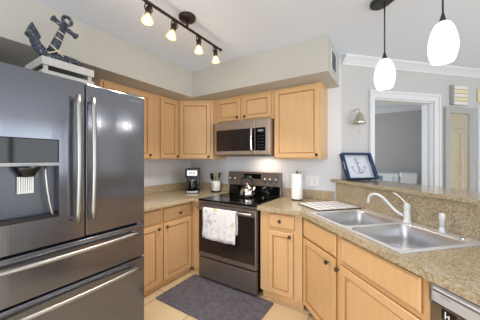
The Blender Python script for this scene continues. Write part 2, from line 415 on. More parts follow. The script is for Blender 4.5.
# base cabinets, left run: face at b = 2.014 (x = -2.014), doors proud to -1.994
BB = 2.014; ZT = 0.872
def base_left(y0, y1, d0, d1, label, kd, kdr):
    T = Thing('base_cabinet', label, 'cabinet', (y0, BB, 0), LEFT, 'maple base cabinets')
    T.part('body', MB().box(y0, y1, BB, -XL-0.001, 0.058, ZT), 'maple', 0.0015)
    T.part('toe_board', MB().box(y0, y1, BB+0.03, BB+0.05, 0.001, 0.057), 'maple')
    slab_front(T, d0, d1, 0.708, 0.842, BB, (kdr, 0.765))
    panel_door(T, d0, d1, 0.075, 0.688, BB, (kd, 0.648))
base_left(1.12, 1.618, 1.15, 1.594, 'maple base cabinet half hidden behind the refrigerator', 1.568, 1.37)
base_left(1.620, 2.076, 1.644, 2.052, 'maple base cabinet with drawer, left of the range, under the coffee maker counter', 1.672, 1.86)
T = Thing('base_cabinet', 'blank maple corner filler cabinet beside the left edge of the range', 'cabinet', (-2.0, 2.08, 0), 0, 'maple base cabinets')
T.part('body', MB().box(-2.013, -1.838, 2.078, 2.60, 0.058, ZT), 'maple', 0.0015)
T.part('toe_board', MB().box(-2.0, -1.838, 2.10, 2.12, 0.001, 0.057), 'maple')
# right of the range
T = Thing('base_cabinet', 'narrow maple base cabinet with small drawer, right of the range', 'cabinet', (-1.05, 2.05, 0), 0, 'maple base cabinets')
T.part('body', MB().box(-1.060, -0.640, 2.05, 2.70, 0.085, ZT), 'maple', 0.0015)
T.part('toe_board', MB().box(-1.048, -0.64, 2.085, 2.105, 0.001, 0.084), 'maple')
slab_front(T, -0.966, -0.712, 0.722, 0.852, 2.05, (-0.845, 0.79))
panel_door(T, -0.966, -0.720, 0.100, 0.690, 2.05, (-0.748, 0.662), 0.05)
# sink base on the diagonal (frame D45)
BS = 1.005
T = Thing('sink_base_cabinet', 'long honey maple sink cabinet with two doors under the double sink', 'cabinet', (-1.9, BS, 0), D45, 'maple base cabinets')
mb = MB(); mb.box(-1.875, -0.782, BS, BS+0.02, 0.085, ZT); mb.box(-1.875, -1.857, BS+0.02, 1.55, 0.085, ZT); mb.box(-0.80, -0.782, BS+0.02, 1.55, 0.085, ZT)
mb.box(-1.857, -0.80, BS+0.02, 1.55, 0.085, 0.103)
T.part('body', mb, 'maple')
T.part('toe_board', MB().box(-1.84, -0.785, BS+0.06, BS+0.08, 0.001, 0.084), 'maple')
slab_front(T, -1.872, -1.413, 0.694, 0.852, BS, None, 'false_front')
slab_front(T, -1.356, -0.815, 0.694, 0.852, BS, None, 'false_front')
panel_door(T, -1.872, -1.413, 0.10, 0.682, BS, (-1.492, 0.628))
d = panel_door(T, -1.362, -0.815, 0.10, 0.666, BS, (-1.372, 0.630))
T.part('sticker', MB().box(-1.298, -1.282, BS-0.0125, BS-0.0117, 0.585, 0.612), 'pink', parent=d, label='small pink sticker')

# ------------------------------------------------------------------ countertops
ZK = 0.914
T = Thing('countertop', 'speckled gold granite countertop on the left, holding the coffee maker', 'countertop', (-2.2, 2.3, 0.874), 0, 'granite countertops')
T.part('slab', MB().prism([(XL+0.001, 1.11), (-1.925, 1.11), (-1.925, 2.0), (-1.836, 2.0), (-1.836, W-0.001), (XL+0.001, W-0.001)], 0.874, ZK), 'granite', 0.006)
T.part('backsplash', MB().box(XL+0.001, XL+0.021, 1.11, W-0.021, ZK+0.0005, 1.016), 'granite', 0.002)
T.part('backsplash', MB().box(XL+0.001, -1.836, W-0.021, W-0.001, ZK+0.0005, 1.016), 'granite', 0.002)
# right counter + peninsula with the sink cut-out
S0, S1, SV0, SV1 = -1.79, -0.915, 1.0, 1.567    # sink rim rectangle (a, b)
R2 = math.sqrt(2)
def uv(x, y): return ((x-y)/R2, (x+y)/R2)
T = Thing('countertop', 'speckled gold granite peninsula countertop around the sink', 'countertop', (-1.4, 1.3, 0.874), D45, 'granite countertops')
VF, VB = 0.96, 1.573
hx0, hx1, hy0, hy1 = S0+0.02, S1-0.02, SV0+0.02, SV1-0.02
mb = MB()
mb.prism([uv(-1.072, 2.0), uv(-0.642, 2.0), (hx0, VF), (hx0, VB), uv(VB*R2-(W-0.001), W-0.001), uv(-1.072, W-0.001)], 0.874, ZK)
mb.prism([(hx0, VF), (hx1, VF), (hx1, hy0), (hx0, hy0)], 0.874, ZK)
mb.prism([(hx0, hy1), (hx1, hy1), (hx1, VB), (hx0, VB)], 0.874, ZK)
mb.prism([(hx1, VF), (-0.12, VF), (-0.12, VB), (hx1, VB)], 0.874, ZK)
bmesh.ops.remove_doubles(mb.bm, verts=mb.bm.verts, dist=1e-5)
T.part('slab', mb, 'granite')
T.part('backsplash', MB().prism([uv(-1.072, W-0.021), uv(-0.495, W-0.021), uv(-0.495, W-0.001), uv(-1.072, W-0.001)], ZK+0.0005, 1.016), 'granite', 0.002)
# raised bar
T = Thing('breakfast_bar', 'raised granite bar ledge behind the sink, holding the navy tray', 'bar', (-1.2, 1.7, 0), D45)
T.part('knee_wall', MB().prism([uv(1.60*R2-(W-0.002), W-0.002), uv(-0.422, W-0.002), (UB+0.002, 1.64), (UB+0.002, 1.76), (-0.14, 1.76), (-0.14, 1.60)], 0.001, 1.119), 'wall')
T.part('granite_face', MB().prism([uv(1.575*R2-(W-0.022), W-0.022), (-0.13, 1.575), (-0.13, 1.599), uv(1.599*R2-(W-0.022), W-0.022)], ZK+0.0005, 1.119), 'granite')
T.part('ledge', MB().prism([uv(1.543*R2-(W-0.001), W-0.001), uv(-0.42, W-0.001), (UB+0.002, 1.632), (UB+0.002, 1.963), (-0.08, 1.963), (-0.08, 1.543)], 1.12, 1.150), 'granite', 0.006)

# ------------------------------------------------------------------ refrigerator (frame LEFT: a = y, b = -x)
FX, ZF = 1.56, 1.836
F = Thing('refrigerator', 'tall black stainless french-door refrigerator with door dispenser', 'refrigerator', (0.63, 1.7, 0), LEFT)
F.part('body', MB().box(0.175, 1.09, FX+0.075, 2.60, 0.03, ZF-0.03), 'blackside', 0.006)
F.part('foot_grille', MB().box(0.19, 1.08, FX+0.09, FX+0.11, 0.002, 0.03), 'blackpl')
DZ0, DZ1 = 0.900, ZF
A0_, A1_ = 0.165, 0.686
qa0, qa1, qz0, qz1 = 0.295, 0.556, 1.048, 1.480     # dispenser opening
mb = MB()
mb.box(A0_, qa0, FX, FX+0.07, DZ0, DZ1); mb.box(qa1, A1_, FX, FX+0.07, DZ0, DZ1)
mb.box(qa0, qa1, FX, FX+0.07, DZ0, qz0); mb.box(qa0, qa1, FX, FX+0.07, qz1, DZ1)
bmesh.ops.remove_doubles(mb.bm, verts=mb.bm.verts, dist=1e-5)
fd = F.part('door', mb, 'blacksteel')
def vhandle(a, z0, z1, parent):
    mb = MB(); n = 14; pts = []
    for k in range(n+1):
        t = k/n; pts.append((a, FX-0.045-0.016*math.sin(PI*t), z0+(z1-z0)*t))
    mb.tube(pts, 0.0115, 10, flat=1.15)
    mb.cyl((a, FX-0.0005, z0+0.02), (a, FX-0.045, z0+0.02), 0.010, seg=10); mb.cyl((a, FX-0.0005, z1-0.02), (a, FX-0.045, z1-0.02), 0.010, seg=10)
    F.part('handle', mb, 'handle', parent=parent)
vhandle(0.634, 1.0, 1.745, fd)
# dispenser pieces
F.part('display_panel', MB().box(qa0+0.002, qa1-0.002, FX+0.004, FX+0.02, 1.352, qz1-0.002), 'blackgl', 0.002, parent=fd, label='glossy black control display')
F.part('display_trim', MB().box(qa0, qa1, FX-0.004, FX+0.02, 1.334, 1.352), 'greytrim', 0.002, parent=fd)
mb = MB()
mb.box(qa0+0.001, qa1-0.001, FX+0.06, FX+0.069, qz0, 1.334)
F.part('dispenser_recess', mb, 'recess', parent=fd)
mb = MB(); mb.lathe([(0.055, 0.0), (0.052, -0.02), (0.034, -0.045), (0.032, -0.055)], (0.425, FX+0.028, 1.334), 20, cap0=True, cap1=True)
F.part('ice_chute', mb, 'blackpl', parent=fd)
mb = MB()
for k in range(7): mb.box(0.395+k*0.0088, 0.4008+k*0.0088, FX+0.030, FX+0.046, 1.20, 1.279)
mb.box(0.392, 0.458, FX+0.046, FX+0.052, 1.19, 1.279)
F.part('dispenser_paddle', mb, 'whitepl', parent=fd, label='pale ribbed ice paddle')
mb = MB(); mb.tube(bez((0.500, FX+0.02, 1.33), (0.502, FX+0.01, 1.25), (0.508, FX+0.006, 1.15), (0.53, FX+0.004, 1.055)), 0.006, 8)
F.part('recess_trim', mb, 'handle', parent=fd)
F.part('drip_tray', MB().box(qa0+0.002, qa1-0.002, FX-0.002, FX+0.058, qz0+0.0005, qz0+0.02), 'blackpl', 0.003, parent=fd)
fd2 = F.part('door', MB().box(0.694, 1.10, FX, FX+0.07, DZ0, DZ1), 'blacksteel', 0.006)
vhandle(0.716, 1.0, 1.745, fd2)
F.part('badge', moved(text_mb('SAMSUNG', 0.017), (1.02, FX-0.0006, 1.795)), 'handle', parent=fd2)
F.part('center_seal', MB().box(0.6865, 0.6935, FX+0.02, FX+0.072, DZ0, DZ1-0.005), 'darkgap')
def drawer(z0, z1, zh):
    d = F.part('drawer', MB().box(A0_, 1.10, FX, FX+0.07, z0, z1), 'blacksteel', 0.006)
    mb = MB(); n = 16; pts = []
    for k in range(n+1):
        t = k/n; pts.append((0.235+0.80*t, FX-0.040-0.022*math.sin(PI*t), zh))
    mb.tube(pts, 0.0125, 10)
    mb.cyl((0.255, FX-0.0005, zh), (0.255, FX-0.042, zh), 0.010, seg=10); mb.cyl((1.015, FX-0.0005, zh), (1.015, FX-0.042, zh), 0.010, seg=10)
    F.part('handle', mb, 'handle', parent=d)
drawer(0.645, 0.884, 0.835); drawer(0.05, 0.633, 0.580)
F.part('hinge_cover', MB().box(0.98, 1.085, FX+0.03, FX+0.16, ZF+0.0005, ZF+0.018), 'blackpl', 0.004)
F.part('hinge_cover', MB().box(0.18, 0.285, FX+0.03, FX+0.16, ZF+0.0005, ZF+0.018), 'blackpl', 0.004)

# crate and anchor on the refrigerator (body top at ZF-0.03)
ZR = ZF-0.029
K = Thing('wooden_crate', 'whitewashed low wooden crate on top of the refrigerator', 'crate', (0.70, 1.93, ZR), LEFT)
ka0, ka1, kb0, kb1 = 0.548, 0.846, 1.78, 2.08
for z0, z1 in ((ZR+0.001, ZR+0.118), (ZR+0.150, ZR+0.200)):
    K.part('rail', MB().box(ka0+0.012, ka1-0.012, kb0, kb0+0.012, z0, z1), 'crate', 0.001); K.part('rail', MB().box(ka0+0.012, ka1-0.012, kb1-0.012, kb1, z0, z1), 'crate', 0.001)
    K.part('rail', MB().box(ka0, ka0+0.012, kb0, kb1, z0, z1), 'crate', 0.001); K.part('rail', MB().box(ka1-0.012, ka1, kb0, kb1, z0, z1), 'crate', 0.001)
for a in (ka0+0.012, ka1-0.034):
    for b in (kb0+0.012, kb1-0.030): K.part('corner_post', MB().box(a, a+0.022, b, b+0.018, ZR+0.001, ZR+0.200), 'crate')
K.part('lid', MB().box(ka0+0.0125, ka1-0.0125, kb0+0.0125, kb1-0.0125, ZR+0.188, ZR+0.199), 'crate')
ZA = ZR+0.202
N_ = Thing('anchor_ornament', 'charcoal rope-wound anchor ornament leaning on the whitewashed crate', 'ornament', (0.62, 1.85, ZA), LEFT)
b0 = 1.85
N_.part('shank', MB().tube([(0.622, b0, 2.075), (0.645, b0, 2.14), (0.672, b0, 2.22), (0.694, b0, 2.285)], [0.028, 0.025, 0.021, 0.018], 12), 'anchor')
N_.part('stock', MB().tube([(0.618, b0, 2.300), (0.624, b0, 2.297), (0.643, b0, 2.288), (0.70, b0, 2.258), (0.742, b0, 2.241), (0.762, b0, 2.232), (0.768, b0, 2.228)], [0.010, 0.022, 0.014, 0.016, 0.014, 0.022, 0.010], 12), 'anchor')
ring = [(0.706+0.026*math.cos(t), b0, 2.316+0.026*math.sin(t)) for t in [2*PI*k/18 for k in range(19)]]
N_.part('ring', MB().tube(ring, 0.011, 8, caps=False), 'anchor')
arm = bez((0.525, b0, 2.15), (0.525, b0, 2.065), (0.60, b0, 2.02), (0.66, b0, 2.04), 10) + bez((0.66, b0, 2.04), (0.69, b0, 2.045), (0.72, b0, 2.043), (0.762, b0, 2.043), 8)[1:]
N_.part('arm', MB().tube(arm, [0.02, 0.024, 0.027, 0.029, 0.030, 0.031, 0.031, 0.031, 0.031, 0.03, 0.03] + [0.031, 0.031, 0.031, 0.031, 0.030, 0.029, 0.028, 0.026], 12), 'anchor')
def fluke(pts, name='fluke'):
    N_.part(name, MB().prism(pts, b0-0.022, b0+0.022, fn=lambda a, z, b: (a, b, z)), 'anchor', 0.006)
fluke([(0.516, 2.215), (0.486, 2.135), (0.505, 2.118), (0.556, 2.122), (0.560, 2.140)])
fluke([(0.800, 2.040), (0.755, 2.024), (0.742, 2.036), (0.745, 2.060), (0.76, 2.066)])
mb = MB()
for s_ in (-1, 1): mb.tube([(0.618-0.03, b0-0.034, 2.045), (0.64, b0-0.036, 2.075), (0.666, b0-0.03, 2.10)] if s_ < 0 else [(0.60, b0-0.034, 2.105), (0.635, b0-0.036, 2.078), (0.672, b0-0.034, 2.05)], 0.004, 6)
mb.tube([(0.628, b0-0.029, 2.165), (0.65, b0-0.029, 2.16), (0.678, b0-0.024, 2.145)], 0.0035, 6); mb.tube([(0.645, b0-0.026, 2.215), (0.67, b0-0.027, 2.205), (0.695, b0-0.02, 2.195)], 0.0035, 6)
N_.part('rope_wrap', mb, 'rope', label='pale rope wound round the shank')

# ------------------------------------------------------------------ range
SX0, SX1, SY = -1.832, -1.077, 2.01
S = Thing('range', 'slate electric range with black glass top between the maple cabinets', 'stove', (-1.455, 2.3, 0), 0)
S.part('body', MB().box(SX0, SX1, SY+0.025, 2.66, 0.03, 0.893), 'blackpl', 0.003)
for x in (SX0+0.03, SX1-0.07):
    for y in (SY+0.06, 2.56): S.part('foot', MB().box(x, x+0.04, y, y+0.04, 0.001, 0.0295), 'blackpl')
S.part('storage_drawer', MB().box(SX0+0.003, SX1-0.003, SY-0.012, SY+0.024, 0.035, 0.258), 'slate', 0.005)
od = S.part('oven_door', MB().box(SX0+0.003, SX1-0.003, SY-0.018, SY+0.024, 0.272, 0.868), 'slate', 0.006)
S.part('window', MB().box(SX0+0.016, SX1-0.016, SY-0.0205, SY-0.0185, 0.325, 0.795), 'ovenwin', 0.001, parent=od)
mb = MB(); mb.tube([(SX0+0.03, SY-0.066, 0.828), (SX1-0.03, SY-0.066, 0.828)], 0.0125, 12)
mb.box(SX0+0.035, SX0+0.06, SY-0.062, SY-0.0185, 0.818, 0.838); mb.box(SX1-0.06, SX1-0.035, SY-0.062, SY-0.0185, 0.818, 0.838)
S.part('handle', mb, 'handle', 0.003, parent=od)
S.part('logo', moved(MB().lathe([(0.0001, 0), (0.010, 0), (0.010, 0.001), (0.0001, 0.001)], (0, 0, 0), 16, '-y'), (-1.455, SY-0.0186, 0.305)), 'handle', parent=od)
S.part('front_rail', MB().box(SX0, SX1, SY-0.012, SY+0.024, 0.875, 0.9), 'slate', 0.003)
ct = S.part('cooktop', MB().box(SX0, SX1, SY-0.02, 2.60, 0.9005, 0.919), 'blackgl', 0.005)
for x, y, r in ((-1.64, 2.16, 0.10), (-1.27, 2.16, 0.085), (-1.64, 2.43, 0.075), (-1.27, 2.43, 0.10)):
    S.part('burner', MB().rings([[(x+q*math.cos(2*PI*k/36), y+q*math.sin(2*PI*k/36), 0.9194) for k in range(36)] for q in (r-0.006, r)]), 'burner', parent=ct, norm=False)
bgd = S.part('backguard', MB().prism([(2.601, 0.9195), (2.611, 1.03), (2.585, 1.035), (2.60, 1.205), (2.66, 1.205), (2.66, 0.9195)], SX0, SX1, fn=lambda y, z, x: (x, y, z)), 'slate', 0.004)
S.part('vent_band', MB().prism([(2.598, 0.9215), (2.608, 1.028), (2.6105, 1.028), (2.6005, 0.9215)], SX0+0.01, SX1-0.01, fn=lambda y, z, x: (x, y, z)), 'blackgl', parent=bgd)
mb = MB().prism([(2.5885, 1.06), (2.5965, 1.18), (2.5985, 1.18), (2.5890, 1.06)], -1.585, -1.335, fn=lambda y, z, x: (x, y, z))
S.part('control_panel', mb, 'blackgl', parent=bgd)
S.part('clock_display', MB().prism([(2.5880, 1.125), (2.5905, 1.158), (2.5925, 1.158), (2.5905, 1.125)], -1.54, -1.47, fn=lambda y, z, x: (x, y, z)), 'display', parent=bgd)
for x in (-1.80, -1.72, -1.275, -1.20, -1.125):
    S.part('control_knob', MB().lathe([(0.020, 0), (0.021, 0.012), (0.017, 0.03), (0.0001, 0.031)], (x, 2.5895, 1.115), 18, '-y', cap0=True), 'handle', parent=bgd)

# towel over the oven handle
mb = MB(); rows = []
hy, hz = SY-0.066, 0.828
path = [(hy+0.018, 0.60)] + [(hy+0.018, 0.60+0.06*k) for k in range(1, 4)] + [(hy+0.0165*math.cos(a), hz+0.0165*math.sin(a)) for a in [PI*k/6 for k in range(7)]] + [(hy-0.018-0.004*k/8, hz-0.312*k/8) for k in range(1, 9)]
nx = 22
for j, (y, z) in enumerate(path):
    r_ = []
    for i in range(nx+1):
        t = i/nx; x = -1.705+0.43*t
        wv = 0.004*math.sin(t*14+0.6)+0.003*math.sin(t*31)
        drop = max(0, (hz-z)/0.32)
        r_.append((x+0.004*math.sin(j), y + (wv*drop if y < hy else -wv*0.3*drop) - (0.004*drop if y < hy else 0), z - 0.012*drop*math.sin(t*PI)*0.4))
    rows.append(r_)
mb.rings(rows, closed_u=False)
tw = single('dish_towel', 'white dish towel with faint seaside print over the oven handle', 'towel', mb, 'towel', (-1.53, hy, 0.5))
md = tw.modifiers.new('thick', 'SOLIDIFY'); md.thickness = 0.0025; md.offset = 0

# kettle
kx, ky, kz = -1.42, 2.40, 0.9205
K = Thing('tea_kettle', 'shiny stainless kettle with black arched handle on the range', 'kettle', (kx, ky, kz), 0)
kb = K.part('body', MB().lathe([(0.0001, 0), (0.082, 0.0), (0.09, 0.008), (0.090, 0.05), (0.076, 0.092), (0.045, 0.118), (0.040, 0.12)], (kx, ky, kz), 28, cap1=True), 'kettle_glass')
K.part('lid', MB().lathe([(0.042, 0.1205), (0.036, 0.130), (0.010, 0.136), (0.012, 0.146), (0.014, 0.155), (0.0001, 0.16)], (kx, ky, kz), 24, cap0=True), 'kettle_glass')
K.part('handle', MB().tube([(kx-0.075, ky, kz+0.10), (kx-0.088, ky, kz+0.15), (kx-0.075, ky, kz+0.21), (kx-0.03, ky, kz+0.243), (kx+0.02, ky, kz+0.243), (kx+0.068, ky, kz+0.212), (kx+0.082, ky, kz+0.15), (kx+0.072, ky, kz+0.10)], 0.011, 10), 'blackpl')
K.part('spout', MB().tube([(kx+0.068, ky-0.02, kz+0.055), (kx+0.10, ky-0.025, kz+0.085), (kx+0.118, ky-0.03, kz+0.125)], [0.024, 0.018, 0.012], 14), 'kettle_glass')

# ------------------------------------------------------------------ microwave
MY = 2.32; mx0, mx1, mz0, mz1 = -1.853, -1.092, 1.415, 1.826
T = Thing('microwave', 'stainless over-the-range microwave with black window', 'microwave', (-1.47, 2.5, mz0), 0)
T.part('body', MB().box(mx0, mx1, MY+0.03, W-0.001, mz0, mz1), 'mwsteel', 0.004)
mdv = -1.268
dr = T.part('door', MB().box(mx0, mdv-0.002, MY, MY+0.029, mz0+0.012, mz1-0.012), 'mwsteel', 0.006)
T.part('window', MB().box(mx0+0.028, -1.345, MY-0.0025, MY-0.0003, 1.468, 1.728), 'ovenwin', 0.001, parent=dr)
T.part('window_border', MB().box(-1.344, mdv-0.004, MY-0.002, MY-0.0003, 1.468, 1.728), 'blackgl', parent=dr)
mb = MB(); mb.tube([(-1.302, MY-0.028-0.012*math.sin(PI*k/10), 1.455+0.28*k/10) for k in range(11)], 0.012, 10)
mb.cyl((-1.302, MY-0.0005, 1.475), (-1.302, MY-0.03, 1.475), 0.008, seg=8); mb.cyl((-1.302, MY-0.0005, 1.715), (-1.302, MY-0.03, 1.715), 0.008, seg=8)
T.part('handle', mb, 'chrome', parent=dr)
fp = T.part('side_panel', MB().box(mdv, mx1, MY, MY+0.029, mz0+0.012, mz1-0.012), 'mwsteel', 0.006)
T.part('control_panel', MB().box(mdv+0.002, -1.137, MY-0.003, MY-0.0003, 1.468, 1.728), 'blackgl', 0.001, parent=fp)
T.part('clock_display', MB().box(-1.232, -1.162, MY-0.0042, MY-0.0032, 1.682, 1.706), 'lcdink', parent=fp)
for r_ in range(5):
    for c_ in range(3): T.part('button', MB().box(-1.237+c_*0.031, -1.215+c_*0.031, MY-0.004, MY-0.0032, 1.49+r_*0.034, 1.505+r_*0.034), 'burner', parent=fp)
T.part('badge', moved(MB().lathe([(0.0001, 0), (0.009, 0), (0.009, 0.001), (0.0001, 0.001)], (0, 0, 0), 16, '-y'), (-1.46, MY-0.0005, 1.772)), 'handle', parent=dr)
T.part('vent_grille', MB().box(mx0, mx1, MY+0.006, MY+0.029, mz1-0.011, mz1-0.0), 'mwsteel')
T.part('bottom_panel', MB().box(mx0+0.02, mx1-0.02, MY+0.04, W-0.04, mz0-0.008, mz0-0.0005), 'blackpl', 0.002)
ml = area('cooktop_lamp', (-1.30, 2.56, mz0-0.012), (0, 0, 0), 0.20, 0.06, 1.3, (1.0, 0.80, 0.58))

# ------------------------------------------------------------------ coffee maker (turned toward the room)
cr = math.radians(38); cc, cs = math.cos(-cr), math.sin(-cr)
cw = (-2.265, 2.355)
ca_ = (cc*cw[0]-cs*cw[1], cs*cw[0]+cc*cw[1]); zk = ZK+0.001
T = Thing('coffee_maker', 'black drip coffee maker with pale display, in the counter corner', 'coffee maker', (ca_[0], ca_[1], zk), cr)
x, y = ca_
T.part('base', MB().box(x-0.09, x+0.09, y-0.11, y+0.11, zk, zk+0.035), 'blackpl', 0.008)
T.part('base_trim', MB().box(x-0.075, x+0.075, y-0.1125, y-0.1105, zk+0.008, zk+0.026), 'handle', 0.001)
T.part('water_tank', MB().box(x-0.09, x+0.09, y+0.02, y+0.11, zk+0.0355, zk+0.225), 'blackpl', 0.006)
hd = T.part('brew_head', MB().prism([(y-0.10, zk+0.21), (y-0.105, zk+0.325), (y+0.11, zk+0.335), (y+0.11, zk+0.2255), (y+0.02, zk+0.2255), (y+0.02, zk+0.21)], x-0.095, x+0.095, fn=lambda b, z, a: (a, b, z)), 'blackpl', 0.01)
T.part('display', MB().box(x-0.066, x+0.066, y-0.1085, y-0.1045, zk+0.235, zk+0.305), 'lcd', 0.002, parent=hd, label='pale display panel')
mb = MB()
for q in (-0.035, -0.015, 0.008, 0.028): mb.box(x+q, x+q+0.012, y-0.1096, y-0.1088, zk+0.258, zk+0.28)
T.part('display_digits', mb, 'lcdink', parent=hd)
cfe = T.part('carafe', MB().lathe([(0.0001, 0), (0.055, 0), (0.066, 0.02), (0.068, 0.06), (0.055, 0.105), (0.045, 0.13), (0.047, 0.14)], (x, y-0.043, zk+0.037), 24), 'blackgl')
T.part('carafe_handle', MB().tube([(x, y-0.09, zk+0.168), (x, y-0.13, zk+0.165), (x, y-0.138, zk+0.12), (x, y-0.125, zk+0.08), (x, y-0.11, zk+0.075)], 0.008, 8), 'handle', parent=cfe)
T.part('carafe_band', MB().lathe([(0.0465, 0.128), (0.049, 0.131), (0.049, 0.139), (0.0475, 0.142)], (x, y-0.043, zk+0.037), 24), 'handle', parent=cfe)

# utensil crock and utensils
ux, uy = -2.02, 2.555
T = Thing('utensil_crock', 'white utensil crock with black foot beside the coffee maker', 'crock', (ux, uy, zk), 0)
T.part('pot', MB().lathe([(0.0001, 0.012), (0.060, 0.012), (0.060, 0.0205), (0.064, 0.024), (0.066, 0.15), (0.063, 0.155), (0.058, 0.15), (0.056, 0.03), (0.0001, 0.028)], (ux, uy, zk), 28), 'whiteen')
T.part('foot_band', MB().lathe([(0.0001, 0.0), (0.066, 0.0), (0.067, 0.018), (0.062, 0.0195)], (ux, uy, zk), 28), 'blackpl', label='black foot')
T.part('stripe', MB().box(ux-0.012, ux-0.006, uy-0.067, uy-0.0655, zk+0.05, zk+0.13).box(ux+0.008, ux+0.012, uy-0.067, uy-0.0655, zk+0.05, zk+0.13), 'lcdink')
def utensil(name, label, m_, dx, dy, lean, L, head, gx):
    base = Vector((ux+dx*0.35, uy+dy*0.35, zk+0.032)); top = Vector((ux+dx+lean[0], uy+dy+lean[1], zk+L))
    dirv = (top-base).normalized()
    T = Thing(name, label, 'utensil', tuple(base), 0, 'kitchen utensils in the crock')
    T.part('shaft', MB().cyl(base, top, 0.0055, 0.006, 10), m_)
    side = Vector((1, 0, 0)); nrm = dirv.cross(side).normalized(); side = nrm.cross(dirv).normalized()
    mb = MB(); prof = head
    mb.rings([[top+dirv*h+side*wd*math.cos(t)+nrm*0.006*math.sin(t) for t in [2*PI*k/14 for k in range(14)]] for h, wd in prof], cap0=True, cap1=True)
    T.part('head', mb, m_)
oval = [(-0.004, 0.006), (0.01, 0.021), (0.03, 0.031), (0.05, 0.029), (0.066, 0.016), (0.07, 0.004)]
flat = [(-0.004, 0.007), (0.008, 0.024), (0.07, 0.030), (0.074, 0.028)]
utensil('spatula', 'black spatula leaning left in the white crock', 'blackpl', -0.030, -0.01, (-0.022, 0), 0.185, flat, 0)
utensil('spoon', 'black spoon at the front of the white crock', 'blackpl', -0.012, -0.04, (-0.01, -0.005), 0.165, oval, 0)
utensil('wooden_spoon', 'light wooden spoon standing tallest in the white crock', 'woodspoon', 0.008, 0.02, (0.004, 0.01), 0.205, oval, 0)
utensil('spatula', 'black turner leaning right in the white crock', 'blackpl', 0.032, 0.004, (0.018, 0), 0.20, [(-0.004, 0.006), (0.01, 0.014), (0.06, 0.018), (0.07, 0.014)], 0)

utensil('serving_spoon', 'steel spoon between the black utensils in the white crock', 'handle', 0.016, -0.03, (0.006, -0.004), 0.17, [(-0.004, 0.006), (0.02, 0.012), (0.05, 0.012), (0.055, 0.006)], 0)
# outlets
def outlet(name, label, xx, zz, wd, n, rot=0):
    c_ = (xx, 0, zz)
    return c_
T = Thing('outlet_plate', 'wide white outlet and switch plate on the wall right of the range', 'outlet', (-0.737, W, 1.117), 0, 'white wall plates')
T.part('plate', MB().box(-0.812, -0.662, W-0.007, W-0.001, 1.057, 1.178), 'whitepl', 0.002)
T.part('rocker_switch', MB().box(-0.722, -0.688, W-0.010, W-0.0072, 1.085, 1.15), 'whiteen', 0.001)
T.part('socket', MB().box(-0.79, -0.754, W-0.009, W-0.0072, 1.083, 1.152), 'whiteen', 0.002)
T = Thing('outlet_plate', 'small white outlet plate on the wall left of the coffee maker', 'outlet', (2.26, -XL, 1.10), LEFT, 'white wall plates')
T.part('plate', MB().box(2.222, 2.298, -XL-0.007, -XL-0.001, 1.04, 1.16), 'whitepl', 0.002)
for z in (1.055, 1.105): T.part('socket', MB().box(2.244, 2.276, -XL-0.009, -XL-0.0072, z, z+0.036), 'whiteen', 0.002)

# paper towel
px_, py_ = -0.852, 2.535
T = Thing('paper_towel_holder', 'upright metal paper towel holder on the right counter', 'holder', (px_, py_, zk), 0)
T.part('base', MB().lathe([(0.0001, 0), (0.062, 0), (0.062, 0.008), (0.05, 0.012), (0.0001, 0.012)], (px_, py_, zk), 28), 'pewter')
T.part('rod', MB().cyl((px_, py_, zk+0.0125), (px_, py_, zk+0.305), 0.006, seg=12), 'pewter')
T.part('finial', MB().ball((px_, py_, zk+0.313), 0.012), 'pewter')
single('paper_towel_roll', 'white paper towel roll standing on its holder', 'paper towel', MB().lathe([(0.019, 0.0135), (0.059, 0.0135), (0.060, 0.018), (0.060, 0.286), (0.059, 0.29), (0.019, 0.29), (0.019, 0.0135)], (px_, py_, zk), 36), 'paper', (px_, py_, zk))

# ------------------------------------------------------------------ sink, faucet
T = Thing('kitchen_sink', 'stainless double-bowl drop-in sink in the peninsula', 'sink', (-1.35, 1.28, ZK), D45)
zt = ZK+0.006
mb = MB(); cells = [(S0, -1.350, S0+0.028, -1.366), (-1.350, S1, -1.334, S1-0.028)]
for c0, c1, q0, q1 in cells:
    outer = rrect(c0, c1, SV0, SV1, 0.004); inner = rrect(q0, q1, SV0+0.028, SV1-0.085, 0.055)
    mb.rings([[(a, b, zt) for a, b in outer], [(a, b, zt) for a, b in inner]], smooth=False)
ob = rrect(S0, S1, SV0, SV1, 0.004)
mb.rings([[(a, b, ZK+0.001) for a, b in ob], [(a, b, zt) for a, b in ob]], smooth=False)
T.part('rim', mb, 'rimsteel', norm=False)
for c0, c1, q0, q1 in cells:
    mb = MB(); rs = []
    for ins, z, r_ in ((0, zt, 0.055), (0.004, zt-0.006, 0.053), (0.010, ZK-0.10, 0.05), (0.014, ZK-0.145, 0.05), (0.024, ZK-0.160, 0.045), (0.045, ZK-0.166, 0.03)):
        rs.append([(a, b, z) for a, b in rrect(q0+ins, q1-ins, SV0+0.028+ins, SV1-0.085-ins, r_)])
    mb.rings(rs, cap1=True)
    bw = T.part('bowl', mb, 'steel', norm=False)
    T.part('drain', MB().lathe([(0.0001, -0.001), (0.03, -0.001), (0.042, 0.003), (0.044, 0.001)], ((q0+q1)/2, 1.27, ZK-0.164), 24), 'chrome', parent=bw)
T.part('strainer_stud', MB().lathe([(0.016, 0.0005), (0.016, 0.006), (0.010, 0.009), (0.0001, 0.010)], (-1.005, 1.515, zt), 16), 'chrome')

